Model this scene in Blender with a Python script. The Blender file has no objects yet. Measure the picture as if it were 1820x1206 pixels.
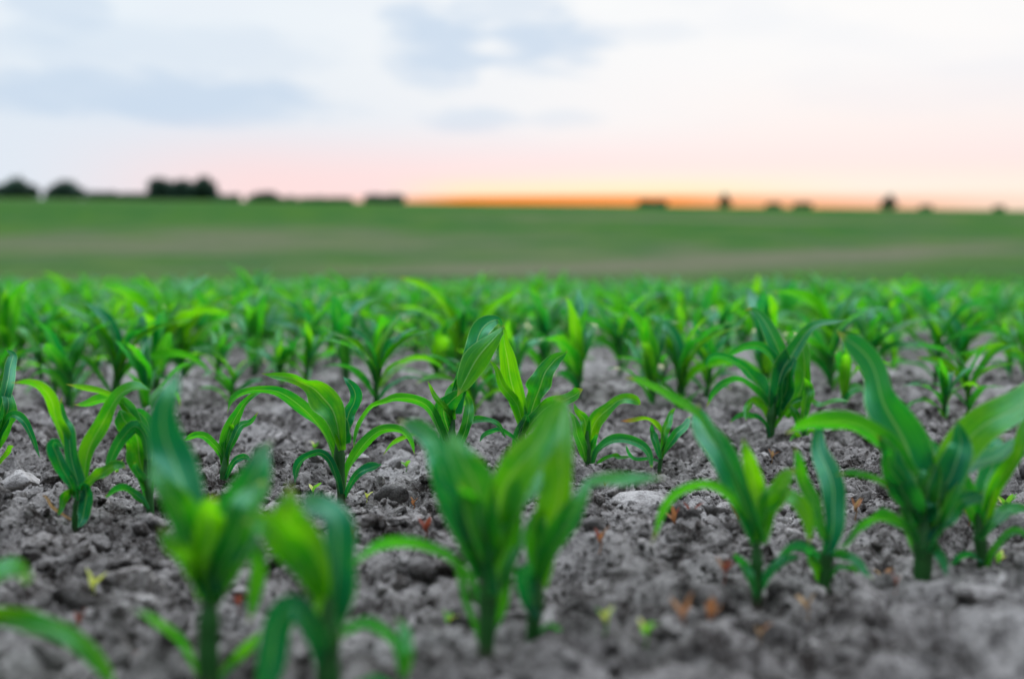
import bpy, math, random
import numpy as np
from mathutils import Vector

R = math.radians
C = bpy.context.scene.collection
rng = np.random.default_rng(7)
random.seed(7)

# ------------------------------------------------------------------ camera, sky, sun, exposure
EYE = 0.32            # the lens is a hand's breadth above the crop
FPX = 2528.0          # focal length in photo pixels (50 mm on a 36 mm frame)
HX, HY = 910.0, 478.0 # eye level in the photo
cam = bpy.data.cameras.new('camera')
cam.lens = 50.0; cam.sensor_width = 36.0
cam.shift_y = -125.0 / 1820.0
cam.clip_start = 0.02; cam.clip_end = 6000
cam.dof.use_dof = True
cam.dof.focus_distance = 2.06
cam.dof.aperture_fstop = 2.4
cam.dof.aperture_blades = 9
co = bpy.data.objects.new('camera', cam); C.objects.link(co)
co.location = (0, 0, EYE); co.rotation_euler = (R(90), 0, 0)
bpy.context.scene.camera = co

SUN_EL, SUN_AZ = R(7), R(4)        # azimuth measured from +Y towards +X
sun = bpy.data.lights.new('sun', 'SUN'); sun.energy = 1.2; sun.angle = R(26)
sun.color = (1.0, 0.80, 0.58)
so = bpy.data.objects.new('sun', sun); C.objects.link(so)
d = Vector((math.sin(SUN_AZ)*math.cos(SUN_EL), math.cos(SUN_AZ)*math.cos(SUN_EL), math.sin(SUN_EL)))
so.rotation_euler = d.to_track_quat('Z', 'Y').to_euler()

sc = bpy.context.scene
sc.view_settings.view_transform = 'Standard'; sc.view_settings.look = 'None'
sc.cycles.sample_clamp_direct = 6; sc.cycles.sample_clamp_indirect = 2.5
sc.view_settings.exposure = 0.06; sc.view_settings.gamma = 1.0


class NT:
    """small helper to wire shader nodes"""
    def __init__(s, tree):
        s.t = tree; tree.nodes.clear()
    def n(s, kind, **kw):
        x = s.t.nodes.new(kind)
        for k, v in kw.items(): setattr(x, k, v)
        return x
    def put(s, sock, v):
        if hasattr(v, 'is_output'): s.t.links.new(v, sock)
        elif v is not None:
            if hasattr(sock.default_value, '__len__') and not hasattr(v, '__len__'): v = (v,)*len(sock.default_value)
            if hasattr(sock.default_value, '__len__') and len(sock.default_value) == 4 and len(v) == 3: v = (*v, 1)
            sock.default_value = v
    def m(s, op, a, b=None, c=None, clamp=False):
        x = s.n('ShaderNodeMath', operation=op); x.use_clamp = clamp
        for i, v in enumerate((a, b, c)):
            if v is not None: s.put(x.inputs[i], v)
        return x.outputs[0]
    def mix(s, f, a, b, mode='MIX'):
        x = s.n('ShaderNodeMix', data_type='RGBA', blend_type=mode)
        s.put(x.inputs[0], f); s.put(x.inputs[6], a); s.put(x.inputs[7], b)
        return x.outputs[2]
    def ramp(s, v, lo, hi, clamp=True):
        x = s.n('ShaderNodeMapRange', interpolation_type='SMOOTHSTEP')
        s.put(x.inputs[0], v); x.inputs[1].default_value = lo; x.inputs[2].default_value = hi
        return x.outputs[0]
    def noise(s, vec, scale, detail=4, rough=.55, dist=0.0, out=0):
        x = s.n('ShaderNodeTexNoise'); s.put(x.inputs['Vector'], vec)
        x.inputs['Scale'].default_value = scale; x.inputs['Detail'].default_value = detail
        x.inputs['Roughness'].default_value = rough; x.inputs['Distortion'].default_value = dist
        return x.outputs[out]


# --- sky: the Sky Texture at sundown behind a thin, broken cloud deck
world = bpy.data.worlds.new('World'); sc.world = world; world.use_nodes = True
w = NT(world.node_tree)
tc = w.n('ShaderNodeTexCoord').outputs['Generated']
sep = w.n('ShaderNodeSeparateXYZ'); w.put(sep.inputs[0], tc)
X, Y, Z = sep.outputs
hyp = w.m('SQRT', w.m('ADD', w.m('MULTIPLY', X, X), w.m('MULTIPLY', Y, Y)))
el = w.m('DIVIDE', Z, w.m('MAXIMUM', hyp, 1e-3))            # tangent of elevation
az = w.m('ARCTAN2', X, Y)                                   # 0 straight ahead
sky = w.n('ShaderNodeTexSky', sky_type='NISHITA'); sky.sun_disc = False
sky.sun_elevation = SUN_EL; sky.sun_rotation = SUN_AZ
comb = w.n('ShaderNodeCombineXYZ')
w.put(comb.inputs[0], w.m('MULTIPLY', az, 5.0)); w.put(comb.inputs[1], w.m('MULTIPLY', el, 15.0)); comb.inputs[2].default_value = 3.7
cv = comb.outputs[0]
n1 = w.noise(cv, 1.3, 3, .5, .3)
n2 = w.noise(cv, 4.2, 4, .55, .5)
def blob(a0, e0, ra, re):
    """1 at a cloud's centre, falling to 0 at its ragged edge"""
    da = w.m('DIVIDE', w.m('SUBTRACT', az, a0), ra); de = w.m('DIVIDE', w.m('SUBTRACT', el, e0), re)
    r2 = w.m('ADD', w.m('MULTIPLY', da, da), w.m('MULTIPLY', de, de))
    r2 = w.m('ADD', r2, w.m('MULTIPLY', w.m('SUBTRACT', n2, .5), 2.8))
    return w.m('SUBTRACT', 1.0, w.ramp(r2, 0.1, 1.5))
lr = w.ramp(az, -0.36, 0.36)                                # left to right
base = w.mix(lr, (0.76, 0.84, 0.93), (0.985, 0.955, 0.96))
hi = w.ramp(el, 0.09, 0.20)
topc = w.mix(lr, (0.84, 0.92, 0.985), (1.0, 0.995, 0.995))
base = w.mix(hi, base, topc)
base = w.mix(w.m('MULTIPLY', w.ramp(n1, .42, .7), .30), base, (0.78, 0.84, 0.94))
for (a0, e0, ra, re, k) in ((-0.27, 0.118, .12, .018, .85), (-0.20, .112, .09, .014, .7), (-0.31, .178, .035, .028, .55), (-0.055, .160, .040, .030, .95),
                            (0.025, .158, .045, .022, .95), (-0.01, .183, .05, .012, .55), (-0.03, .104, .035, .010, .6), (0.04, .105, .03, .008, .35),
                            (-.25, .15, .13, .02, .35), (0.10, .165, .03, .008, .25)):
    base = w.mix(w.m('MULTIPLY', blob(a0, e0, ra, re), k), base, (0.60, 0.725, 0.88))
pink = w.m('MULTIPLY', w.m('SUBTRACT', 1.0, w.ramp(el, .055, .11)), w.ramp(az, -.36, -.16))
base = w.mix(w.m('MULTIPLY', pink, .92), base, (1.0, .74, .75))
rp = w.m('MULTIPLY', w.ramp(az, .0, .25), w.m('SUBTRACT', 1.0, w.ramp(el, .09, .15)))
base = w.mix(w.m('MULTIPLY', rp, .5), base, (1.0, .86, .83))
cream = w.m('MULTIPLY', w.ramp(az, -.10, .10), w.m('SUBTRACT', 1.0, w.ramp(el, .052, .078)))
base = w.mix(w.m('MULTIPLY', cream, .85), base, (1.0, .92, .80))
base = w.mix(w.m('MULTIPLY', w.m('SUBTRACT', 1.0, w.ramp(el, .054, .068)), w.m('MULTIPLY', w.m('MULTIPLY', w.ramp(az, -.10, -.02), w.m('SUBTRACT', 1.0, w.ramp(az, .10, .26))), .8)), base, (1.0, .86, .56))
da = w.m('DIVIDE', w.m('SUBTRACT', az, .042), .115)
g = w.m('EXPONENT', w.m('MULTIPLY', w.m('MULTIPLY', da, da), -1.0))
band = w.m('SUBTRACT', 1.0, w.ramp(el, .0488, .0532))
base = w.mix(w.m('MULTIPLY', w.m('MULTIPLY', band, g), 1.6, clamp=True), base, (1.0, .24, .004))
da = w.m('DIVIDE', w.m('SUBTRACT', az, .18), .16)
g2 = w.m('EXPONENT', w.m('MULTIPLY', w.m('MULTIPLY', da, da), -1.0))
band2 = w.m('SUBTRACT', 1.0, w.ramp(el, .042, .056))
base = w.mix(w.m('MULTIPLY', w.m('MULTIPLY', band2, g2), .9), base, (1.0, .38, .18))
# above view: cool cloud; unseen zenith brightened, rear dimmed, to top-light soil and leaves
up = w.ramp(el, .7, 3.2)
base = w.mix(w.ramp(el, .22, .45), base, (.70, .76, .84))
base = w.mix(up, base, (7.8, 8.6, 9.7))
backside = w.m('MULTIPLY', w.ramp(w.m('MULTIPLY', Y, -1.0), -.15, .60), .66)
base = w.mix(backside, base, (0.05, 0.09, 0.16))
clouds_and_fill = w.mix(1.0, base, (9.4, 9.4, 9.4), 'MULTIPLY')   # background strength is 0.1
col = w.mix(.985, sky.outputs[0], clouds_and_fill)
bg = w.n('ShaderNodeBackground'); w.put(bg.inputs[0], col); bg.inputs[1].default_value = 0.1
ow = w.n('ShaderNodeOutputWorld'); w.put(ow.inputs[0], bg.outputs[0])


# ------------------------------------------------------------------ helpers
def tag(o, label=None, cat=None, group=None, kind=None):
    if label: o['label'] = label
    if cat: o['category'] = cat
    if group: o['group'] = group
    if kind: o['kind'] = kind
    return o

def empty(name, loc):
    o = bpy.data.objects.new(name, None); C.objects.link(o); o.location = loc
    o.empty_display_size = 0.05
    return o

def mesh_obj(name, V, F, mat, parent=None, UV=None, smooth=True):
    """V (n,3); F (m,k) equal sided faces; UV per vertex (n,2)"""
    V = np.asarray(V, np.float32); F = np.asarray(F, np.int32)
    me = bpy.data.meshes.new(name)
    me.vertices.add(len(V)); me.vertices.foreach_set('co', V.ravel())
    me.loops.add(F.size); me.loops.foreach_set('vertex_index', F.ravel())
    me.polygons.add(len(F)); me.polygons.foreach_set('loop_start', np.arange(0, F.size, F.shape[1], dtype=np.int32))
    me.update(calc_edges=True)
    if smooth: me.polygons.foreach_set('use_smooth', np.ones(len(F), bool))
    if UV is not None:
        uv = me.uv_layers.new(name='UVMap'); uv.data.foreach_set('uv', np.asarray(UV, np.float32)[F.ravel()].ravel())
    me.materials.append(mat); me.update()
    o = bpy.data.objects.new(name, me); C.objects.link(o)
    if parent is not None: o.parent = parent
    return o

def new_mat(name):
    m = bpy.data.materials.new(name); m.use_nodes = True
    return m, NT(m.node_tree)

def finish(t, shader, disp=None):
    o = t.n('ShaderNodeOutputMaterial'); t.put(o.inputs[0], shader)

# --- gradient and cell noise on arrays
def hsh(ix, iy, k):
    n = (ix.astype(np.int64)*374761393 + iy.astype(np.int64)*668265263 + k*974634777) & 0xffffffff
    n = ((n ^ (n >> 13))*1274126177) & 0xffffffff
    n = ((n ^ (n >> 15))*2246822519) & 0xffffffff
    return ((n ^ (n >> 16)) & 0xffffff)/float(0x1000000)

def perlin(x, y, s, k=0):
    x = x/s; y = y/s
    ix = np.floor(x); iy = np.floor(y); fx = x-ix; fy = y-iy
    def gr(a, b):
        t = hsh(ix+a, iy+b, k)*6.2831853
        return np.cos(t)*(fx-a) + np.sin(t)*(fy-b)
    u = fx*fx*fx*(fx*(fx*6-15)+10); v = fy*fy*fy*(fy*(fy*6-15)+10)
    return 1.6*((gr(0, 0)*(1-u)+gr(1, 0)*u)*(1-v) + (gr(0, 1)*(1-u)+gr(1, 1)*u)*v)

def cells(x, y, s, k=0):
    """domes: 1 in the middle of a cell, 0 in the cracks; each with its own height"""
    x = x/s; y = y/s
    ix = np.floor(x); iy = np.floor(y)
    best = np.zeros_like(x)
    for a in (-1, 0, 1):
        for b in (-1, 0, 1):
            cx = ix+a+hsh(ix+a, iy+b, k); cy = iy+b+hsh(ix+a, iy+b, k+1)
            r = .35+.65*hsh(ix+a, iy+b, k+2)
            d2 = ((x-cx)**2+(y-cy)**2)/(r*r)
            best = np.maximum(best, r*np.sqrt(np.clip(1-d2, 0, 1)))
    return best

def sstep(t):
    t = np.clip(t, 0, 1); return t*t*(3-2*t)

def macro(x, y):
    x = np.asarray(x, float); y = np.asarray(y, float)
    z = -1.0*sstep((y-11)/48) - .12*np.exp(-((x-3.5)/5.5)**2)*sstep((y-8)/14)*sstep((90-y)/40)
    k = 14.0
    sp = k*np.log1p(np.exp(np.clip((y-95)/k, -30, 30)))
    sp = np.where(y > 95+30*k, y-95, sp)
    z = z + .0640*sp
    z = z - .0125*x*np.clip(y/400, 0, 1)**2
    top = 18.9 - .0125*x - .00005*(y-400)**2*(y > 400)
    z = np.where(y > 330, -12*np.log(np.exp(-np.clip(z-0, -50, 80)/3.0)+np.exp(-np.clip(top, -50, 80)/3.0))/4.0, z) if False else np.minimum(z, top)
    z = z + (1.1*perlin(x+.25*y, y, 95, 91)+.25*perlin(x, y, 45, 92))*np.clip((y-90)/80, 0, 1)*np.clip((390-y)/80, 0, 1)
    return z

def gz(x, y):
    """height of the soil"""
    x = np.asarray(x, float); y = np.asarray(y, float)
    f = 1-sstep((y-9)/12)
    wx = x+.012*perlin(x, y, .05, 50); wy = y+.012*perlin(x, y, .05, 51)
    lump = sstep((perlin(x, y, .45, 5)+.45)/1.0)              # cloddy areas beside finer ones
    vx = wx+.006*perlin(x, y, .018, 52); vy = wy+.006*perlin(x, y, .018, 53)
    m = (.020*perlin(x, y, .38, 1) + .012*perlin(x, y, .13, 2) + .008*perlin(wx, wy, .055, 3)
         + .050*lump*(cells(vx, vy, .075, 10)-.35) + .026*cells(vx, vy, .034, 20) + .0085*cells(vx, vy, .015, 30)
         - .016*np.clip(.25-np.abs(perlin(vx, vy, .10, 12)), 0, 1)*2
         + .0042*perlin(x, y, .011, 7))
    return macro(x, y)+(m-.0265)*f

def G(px, py):
    """photo pixel of something on level soil -> (x, y)"""
    Y = EYE*FPX/(py-HY)
    return ((px-HX)*Y/FPX, Y)


FEET = [(607, 893), (807, 862), (926, 852), (1047, 835), (1172, 830), (1370, 785), (1434, 790), (136, 938), (268, 930), (396, 862), (-12, 862), (372, 1232), (585, 1262), (864, 1172), (944, 1158), (1345, 1072), (1464, 1052), (1636, 1050), (1752, 1026), (-70, 1250), (722, 1262)]

# ------------------------------------------------------------------ materials
def soil_material():
    m, t = new_mat('soil')
    geo = t.n('ShaderNodeNewGeometry'); P = geo.outputs['Position']
    isl = geo.outputs['Random Per Island']
    big = t.noise(P, 3.0, 4, .6)
    mid = t.noise(P, 26.0, 6, .65)
    fine = t.noise(P, 190.0, 6, .72)
    spk = t.noise(P, 620.0, 3, .7)
    c = t.mix(t.ramp(mid, .38, .63), (.026, .021, .018), (.245, .226, .212))
    c = t.mix(t.m('MULTIPLY', t.ramp(big, .46, .66), .65), c, (.36, .34, .325))
    c = t.mix(t.m('MULTIPLY', t.ramp(fine, .45, .75), .5), c, (.42, .40, .38))
    c = t.mix(t.m('MULTIPLY', t.ramp(fine, .52, .30), .0), c, (.05, .05, .05))
    c = t.mix(t.m('MULTIPLY', t.m('SUBTRACT', 1.0, t.ramp(fine, .30, .48)), .70), c, (.030, .026, .025))
    c = t.mix(t.m('MULTIPLY', t.ramp(spk, .66, .74), .55), c, (.50, .48, .45))
    tone = t.m('ADD', .62, t.m('MULTIPLY', t.m('POWER', isl, 1.6), 1.0))
    tn = t.n('ShaderNodeCombineColor'); [t.put(tn.inputs[i], tone) for i in range(3)]
    c = t.mix(1.0, c, tn.outputs[0], 'MULTIPLY')
    # thin crop cover far out on the hillside
    at = t.n('ShaderNodeAttribute', attribute_name='cover')
    gn = t.noise(P, .9, 5, .7); gl = t.noise(P, .11, 4, .6)
    strc = t.n('ShaderNodeMapping'); strc.inputs['Rotation'].default_value = (0, 0, R(-34)); strc.inputs['Scale'].default_value = (.06, .9, 1)
    t.put(strc.inputs[0], P)
    rows = t.noise(strc.outputs[0], 1.0, 4, .6)
    green = t.mix(t.ramp(gl, .35, .65), (.022, .082, .018), (.046, .108, .015))
    green = t.mix(t.m('MULTIPLY', t.ramp(rows, .4, .7), .4), green, (.022, .080, .030))
    far = t.mix(t.m('MULTIPLY', t.ramp(gn, .3, .7), .5), (.118, .114, .076), (.080, .088, .050))
    isfar = t.n('ShaderNodeSeparateXYZ'); t.put(isfar.inputs[0], P)
    c = t.mix(t.ramp(isfar.outputs[1], 12, 45), c, far)
    cov = t.m('ADD', at.outputs['Fac'], t.m('MULTIPLY', t.m('SUBTRACT', t.m('ADD', gn, rows), 1.0), .55))
    cov = t.m('MULTIPLY', t.m('MULTIPLY', t.ramp(cov, -.15, 1.1), .96), t.ramp(isfar.outputs[1], 14, 45))
    c = t.mix(cov, c, green)
    b = t.n('ShaderNodeBsdfPrincipled'); t.put(b.inputs['Base Color'], c)
    b.inputs['Roughness'].default_value = .93; b.inputs['Specular IOR Level'].default_value = 0.0
    h = t.m('ADD', t.m('MULTIPLY', mid, 1.0), t.m('ADD', t.m('MULTIPLY', fine, .28), t.m('MULTIPLY', spk, .05)))
    bp = t.n('ShaderNodeBump'); bp.inputs['Strength'].default_value = 1.0; bp.inputs['Distance'].default_value = .018
    t.put(bp.inputs['Height'], h); t.put(b.inputs['Normal'], bp.outputs[0])
    finish(t, b.outputs[0])
    return m

def leaf_material(name, top_a, top_b, glow_a, glow_b, trans=.42, tip=(.26, .34, .03), tipstart=.95, rough=.30):
    m, t = new_mat(name)
    uv = t.n('ShaderNodeUVMap').outputs[0]
    s = t.n('ShaderNodeSeparateXYZ'); t.put(s.inputs[0], uv)
    u, v = s.outputs[0], s.outputs[1]
    geo = t.n('ShaderNodeNewGeometry'); oi = t.n('ShaderNodeObjectInfo')
    rnd = t.m('FRACT', t.m('ADD', geo.outputs['Random Per Island'], oi.outputs['Random']))
    cu = t.m('ABSOLUTE', t.m('SUBTRACT', u, .5))
    rib = t.m('SUBTRACT', 1.0, t.ramp(cu, .012, .040))
    edge = t.ramp(cu, .455, .488)
    # fine parallel veins, slightly wandering
    cvn = t.n('ShaderNodeCombineXYZ'); t.put(cvn.inputs[0], t.m('MULTIPLY', u, 15.0)); t.put(cvn.inputs[1], t.m('MULTIPLY', v, 1.6)); t.put(cvn.inputs[2], t.m('MULTIPLY', rnd, 9.0))
    vein = t.noise(cvn.outputs[0], 1.6, 2, .5)
    cb = t.n('ShaderNodeCombineXYZ'); t.put(cb.inputs[0], t.m('MULTIPLY', u, 1.4)); t.put(cb.inputs[1], t.m('MULTIPLY', v, 3.5)); t.put(cb.inputs[2], t.m('MULTIPLY', rnd, 17.0))
    blotch = t.noise(cb.outputs[0], 1.4, 4, .6)
    spots = t.noise(cb.outputs[0], 11.0, 3, .6)
    mixf = t.ramp(t.m('ADD', t.m('MULTIPLY', rnd, .30), blotch), .42, .84)
    c = t.mix(mixf, top_a, top_b)
    c = t.mix(t.m('MULTIPLY', t.ramp(vein, .35, .65), .55), c, tuple(.55*x for x in top_a))
    c = t.mix(t.m('MULTIPLY', rib, .62), c, (.22, .44, .16))
    c = t.mix(t.m('MULTIPLY', edge, .75), c, (.30, .46, .16))
    c = t.mix(t.m('MULTIPLY', t.m('MULTIPLY', t.ramp(spots, .64, .72), t.ramp(blotch, .5, .62)), .7), c, (.34, .38, .03))
    tp = t.ramp(t.m('ADD', v, t.m('MULTIPLY', t.m('SUBTRACT', rnd, .5), .10)), tipstart, 1.0)
    c = t.mix(tp, c, tip)
    g = t.mix(mixf, glow_a, glow_b)
    g = t.mix(t.m('MULTIPLY', t.ramp(vein, .35, .65), .30), g, tuple(.5*x for x in glow_a))
    g = t.mix(t.m('MULTIPLY', rib, .35), g, (.45, .65, .10))
    g = t.mix(tp, g, tip)
    b = t.n('ShaderNodeBsdfPrincipled'); t.put(b.inputs['Base Color'], c)
    b.inputs['Roughness'].default_value = rough; b.inputs['Specular IOR Level'].default_value = .65
    b.inputs['Specular Tint'].default_value = (.30, 1.0, .66, 1); b.inputs['Coat Weight'].default_value = .05; b.inputs['Coat Roughness'].default_value = .22; b.inputs['Coat IOR'].default_value = 1.6
    tr = t.n('ShaderNodeBsdfTranslucent'); t.put(tr.inputs[0], g)
    bp = t.n('ShaderNodeBump'); bp.inputs['Strength'].default_value = .5; bp.inputs['Distance'].default_value = .0012
    t.put(bp.inputs['Height'], t.m('SUBTRACT', vein, t.m('MULTIPLY', rib, .9)))
    t.put(b.inputs['Normal'], bp.outputs[0])
    ms = t.n('ShaderNodeMixShader'); t.put(ms.inputs[0], trans)
    t.put(ms.inputs[1], b.outputs[0]); t.put(ms.inputs[2], tr.outputs[0])
    finish(t, ms.outputs[0])
    return m

def stem_material():
    m, t = new_mat('maize_stem')
    uv = t.n('ShaderNodeUVMap').outputs[0]
    s = t.n('ShaderNodeSeparateXYZ'); t.put(s.inputs[0], uv)
    n = t.noise(uv, 7.0, 4, .6)
    c = t.mix(n, (.004, .070, .014), (.018, .14, .010))
    c = t.mix(t.m('SUBTRACT', 1.0, t.ramp(s.outputs[1], .04, .28)), c, (.060, .040, .035))
    b = t.n('ShaderNodeBsdfPrincipled'); t.put(b.inputs['Base Color'], c)
    b.inputs['Roughness'].default_value = .42
    finish(t, b.outputs[0])
    return m

def plain(name, a, b_, scale=30, rough=.8, glow=None):
    m, t = new_mat(name)
    P = t.n('ShaderNodeTexCoord').outputs['Object']
    c = t.mix(t.ramp(t.noise(P, scale, 4, .6), .35, .65), a, b_)
    b = t.n('ShaderNodeBsdfPrincipled'); t.put(b.inputs['Base Color'], c); b.inputs['Roughness'].default_value = rough
    if glow:
        tr = t.n('ShaderNodeBsdfTranslucent'); tr.inputs[0].default_value = (*glow, 1)
        ms = t.n('ShaderNodeMixShader'); ms.inputs[0].default_value = .4
        t.put(ms.inputs[1], b.outputs[0]); t.put(ms.inputs[2], tr.outputs[0]); finish(t, ms.outputs[0])
    else: finish(t, b.outputs[0])
    return m

M = {
    'soil': soil_material(),
    'leaf': leaf_material('maize_leaf', (.001, .080, .026), (.009, .160, .009), (.012, .39, .016), (.12, .64, .003)),
    'leafcool': leaf_material('maize_leaf_bluish', (.001, .085, .046), (.004, .145, .030), (.006, .35, .050), (.05, .52, .012), trans=.40),
    'leafwarm': leaf_material('maize_leaf_yellowish', (.004, .12, .014), (.028, .20, .005), (.045, .48, .006), (.22, .68, .002), trans=.54),
    'leafdry': leaf_material('maize_leaf_drying', (.022, .18, .004), (.065, .27, .004), (.18, .60, .002), (.30, .70, .002), tip=(.32, .12, .05), tipstart=.62),
    'stem': stem_material(),
    'red': plain('red_weed_leaf', (.11, .025, .018), (.22, .060, .035), 120, glow=(.26, .06, .03)),
    'orange': plain('orange_weed_leaf', (.20, .080, .028), (.30, .16, .07), 120, glow=(.38, .16, .06)),
    'yellow': plain('yellow_weed_leaf', (.42, .50, .10), (.62, .62, .22), 120, glow=(.6, .65, .1)),
    'green': plain('green_weed_leaf', (.05, .22, .02), (.13, .34, .03), 120, glow=(.2, .55, .03)),
    'brown': plain('dry_weed_leaf', (.24, .15, .08), (.42, .28, .15), 120, glow=(.4, .25, .1)),
    'crown': plain('tree_foliage', (.016, .060, .045), (.035, .095, .045), 1.5, .7),
    'bark': plain('tree_bark', (.05, .04, .03), (.09, .07, .05), 6, .9),
}

# ------------------------------------------------------------------ ground: one sheet to beyond the skyline
def axis(lo, hi, step, out_lo, out_hi, g_lo, g_hi):
    mid = np.arange(lo, hi, step)
    def grow(start, end, g):
        v = [start]; s = step
        while abs(v[-1]-start) < abs(end-start): s *= g; v.append(v[-1]+(s if end > start else -s))
        return v[1:]
    return np.array(grow(lo, out_lo, g_lo)[::-1]+list(mid)+grow(mid[-1], out_hi, g_hi))

gx = axis(-.85, .85, .0042, -650, 650, 1.026, 1.026)
gy = axis(.85, 2.75, .0042, -60, 900, 1.05, 1.018)
GX, GY = np.meshgrid(gx, gy)
xs, ys = GX.ravel(), GY.ravel()
zs = gz(xs, ys)
nx, ny = len(gx), len(gy)
i = np.arange(nx*ny).reshape(ny, nx)
quads = np.stack([i[:-1, :-1], i[:-1, 1:], i[1:, 1:], i[1:, :-1]], -1).reshape(-1, 4)
ground = mesh_obj('ground', np.stack([xs, ys, zs], 1), quads, M['soil'])
tag(ground, 'grey crumbly field soil rolling up to a green hillside', kind='structure')
perp = -xs*.56+ys*.83+9*perlin(xs, ys, 70, 66)
cov = .86+.10*np.sin(perp*1.15)*np.clip((ys-60)/60, 0, 1)+.22*perlin(xs, ys, 8, 67)+.16*perlin(xs+.6*ys, ys*2, 14, 68)+.20*perlin(xs+.5*ys, ys*.8, 48, 60)+.16*perlin(xs, ys*1.3, 20, 61)
def thin(cx, cy, rx, ry, amt, rot=0):
    """a patch where the seedlings came up poorly"""
    global cov
    c, s = math.cos(rot), math.sin(rot)
    a = ((xs-cx)*c+(ys-cy)*s)/rx; b = (-(xs-cx)*s+(ys-cy)*c)/ry
    cov = cov-amt*np.exp(-(a*a+b*b))
thin(-50, 160, 44, 30, .80, -.12)
thin(34, 144, 46, 10, .70, .78)
thin(39, 265, 46, 22, .50)
thin(4, 116, 26, 12, .50, .35)
thin(-10, 195, 34, 20, .18)
thin(20, 215, 26, 20, -.30)
thin(-70, 300, 60, 50, -.35)
a = ground.data.attributes.new('cover', 'FLOAT', 'POINT'); a.data.foreach_set('value', np.clip(cov, 0, 1).astype(np.float32))

# ------------------------------------------------------------------ clods
import bmesh
def ico(level):
    bm = bmesh.new(); bmesh.ops.create_icosphere(bm, subdivisions=level, radius=1)
    V = np.array([v.co[:] for v in bm.verts]); F = np.array([[v.index for v in f.verts] for f in bm.faces]); bm.free()
    return V, F
ICO = {k: ico(k) for k in (1, 2, 3, 4)}

def clod_shape(level, r, rough=1.0):
    V, F = ICO[level]; V = V.copy()
    n = r.normal(size=(r.integers(9, 17), 3)); n /= np.linalg.norm(n, axis=1)[:, None]
    dd = r.uniform(.42, .88, len(n))
    for k in range(len(n)):
        s = V@n[k]; over = np.maximum(s-dd[k], 0); V -= over[:, None]*n[k]*.92
    for f, a_ in ((2.2, .10), (4.6, .06), (9.5, .035), (18, .018)):
        if level < 3 and f > 6: break
        acc = 0
        for _ in range(4):
            q = r.normal(size=3); q /= np.linalg.norm(q)
            acc = acc+np.sin(V@q*f+r.uniform(0, 6.3))
        V *= (1+rough*a_*acc/2)[:, None]
    V *= r.uniform((.8, .7, .5), (1.25, 1.0, .85))
    return V, F

def rotm(n, r):
    q = r.normal(size=(n, 4)); q /= np.linalg.norm(q, axis=1)[:, None]
    a, b, c, d_ = q.T
    return np.stack([1-2*(c*c+d_*d_), 2*(b*c-a*d_), 2*(b*d_+a*c), 2*(b*c+a*d_), 1-2*(b*b+d_*d_), 2*(c*d_-a*b),
                     2*(b*d_-a*c), 2*(c*d_+a*b), 1-2*(b*b+c*c)], 1).reshape(n, 3, 3)

def scatter(level, n, ylo, yhi, rlo, rhi, power, r):
    """positions over the strip of field the lens sees (and a margin each side)"""
    variants = [clod_shape(level, r) for _ in range(20)]
    y = np.sqrt(r.uniform(ylo**2, yhi**2, n)); x = r.uniform(-.46, .46, n)*y + r.uniform(-.12, .12, n)
    keep = perlin(x, y, .22, 40+level)+.5*perlin(x, y, .07, 44+level) > r.uniform(-.9, .45, n)
    x, y = x[keep], y[keep]; n = len(x)
    if rhi > .02 and len(x):                              # no big clod sits on a plant
        bx_, by_ = np.array([G(*b) for b in FEET]).T
        far_ = np.min((x[:, None]-bx_)**2+((y[:, None]-by_)+.03)**2, 1) > .055**2
        x, y = x[far_], y[far_]; n = len(x)
    s = rlo*(1-r.uniform(0, 1, n)*(1-(rlo/rhi)**power))**(-1/power)
    z = gz(x, y)
    Rm = rotm(n, r); which = r.integers(0, 20, n)
    Vs, Fs, off = [], [], 0
    for k in range(20):
        idx = np.where(which == k)[0]
        if not len(idx): continue
        V, F = variants[k]
        W = np.einsum('nij,vj->nvi', Rm[idx], V)*s[idx][:, None, None]
        W[..., 2] *= .85
        W += np.stack([x[idx], y[idx], z[idx]+s[idx]*.18], 1)[:, None, :]
        Vs.append(W.reshape(-1, 3))
        Fs.append((F[None]+(np.arange(len(idx))*len(V))[:, None, None]).reshape(-1, 3)+off)
        off += W.shape[0]*W.shape[1]
    return np.concatenate(Vs), np.concatenate(Fs), off

r1 = np.random.default_rng(21)
parts = [scatter(3, 150, 1.05, 2.6, .017, .032, 2.2, r1), scatter(3, 1500, .75, 3.2, .011, .028, 2.2, r1), scatter(2, 14000, .75, 4.2, .0045, .015, 1.7, r1),
         scatter(2, 1700, 3.6, 9.5, .010, .030, 1.8, r1), scatter(1, 70000, 1.1, 3.2, .0018, .0058, 1.5, r1)]
VV, FF, o_ = [], [], 0
for V, F, n in parts:
    VV.append(V); FF.append(F+o_); o_ += n
crumbs = mesh_obj('soil_crumbs', np.concatenate(VV), np.concatenate(FF), M['soil'], smooth=False)
tag(crumbs, 'loose grey crumbs and small clods of dry soil covering the field', 'soil', kind='stuff')
del VV, FF, parts

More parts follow.
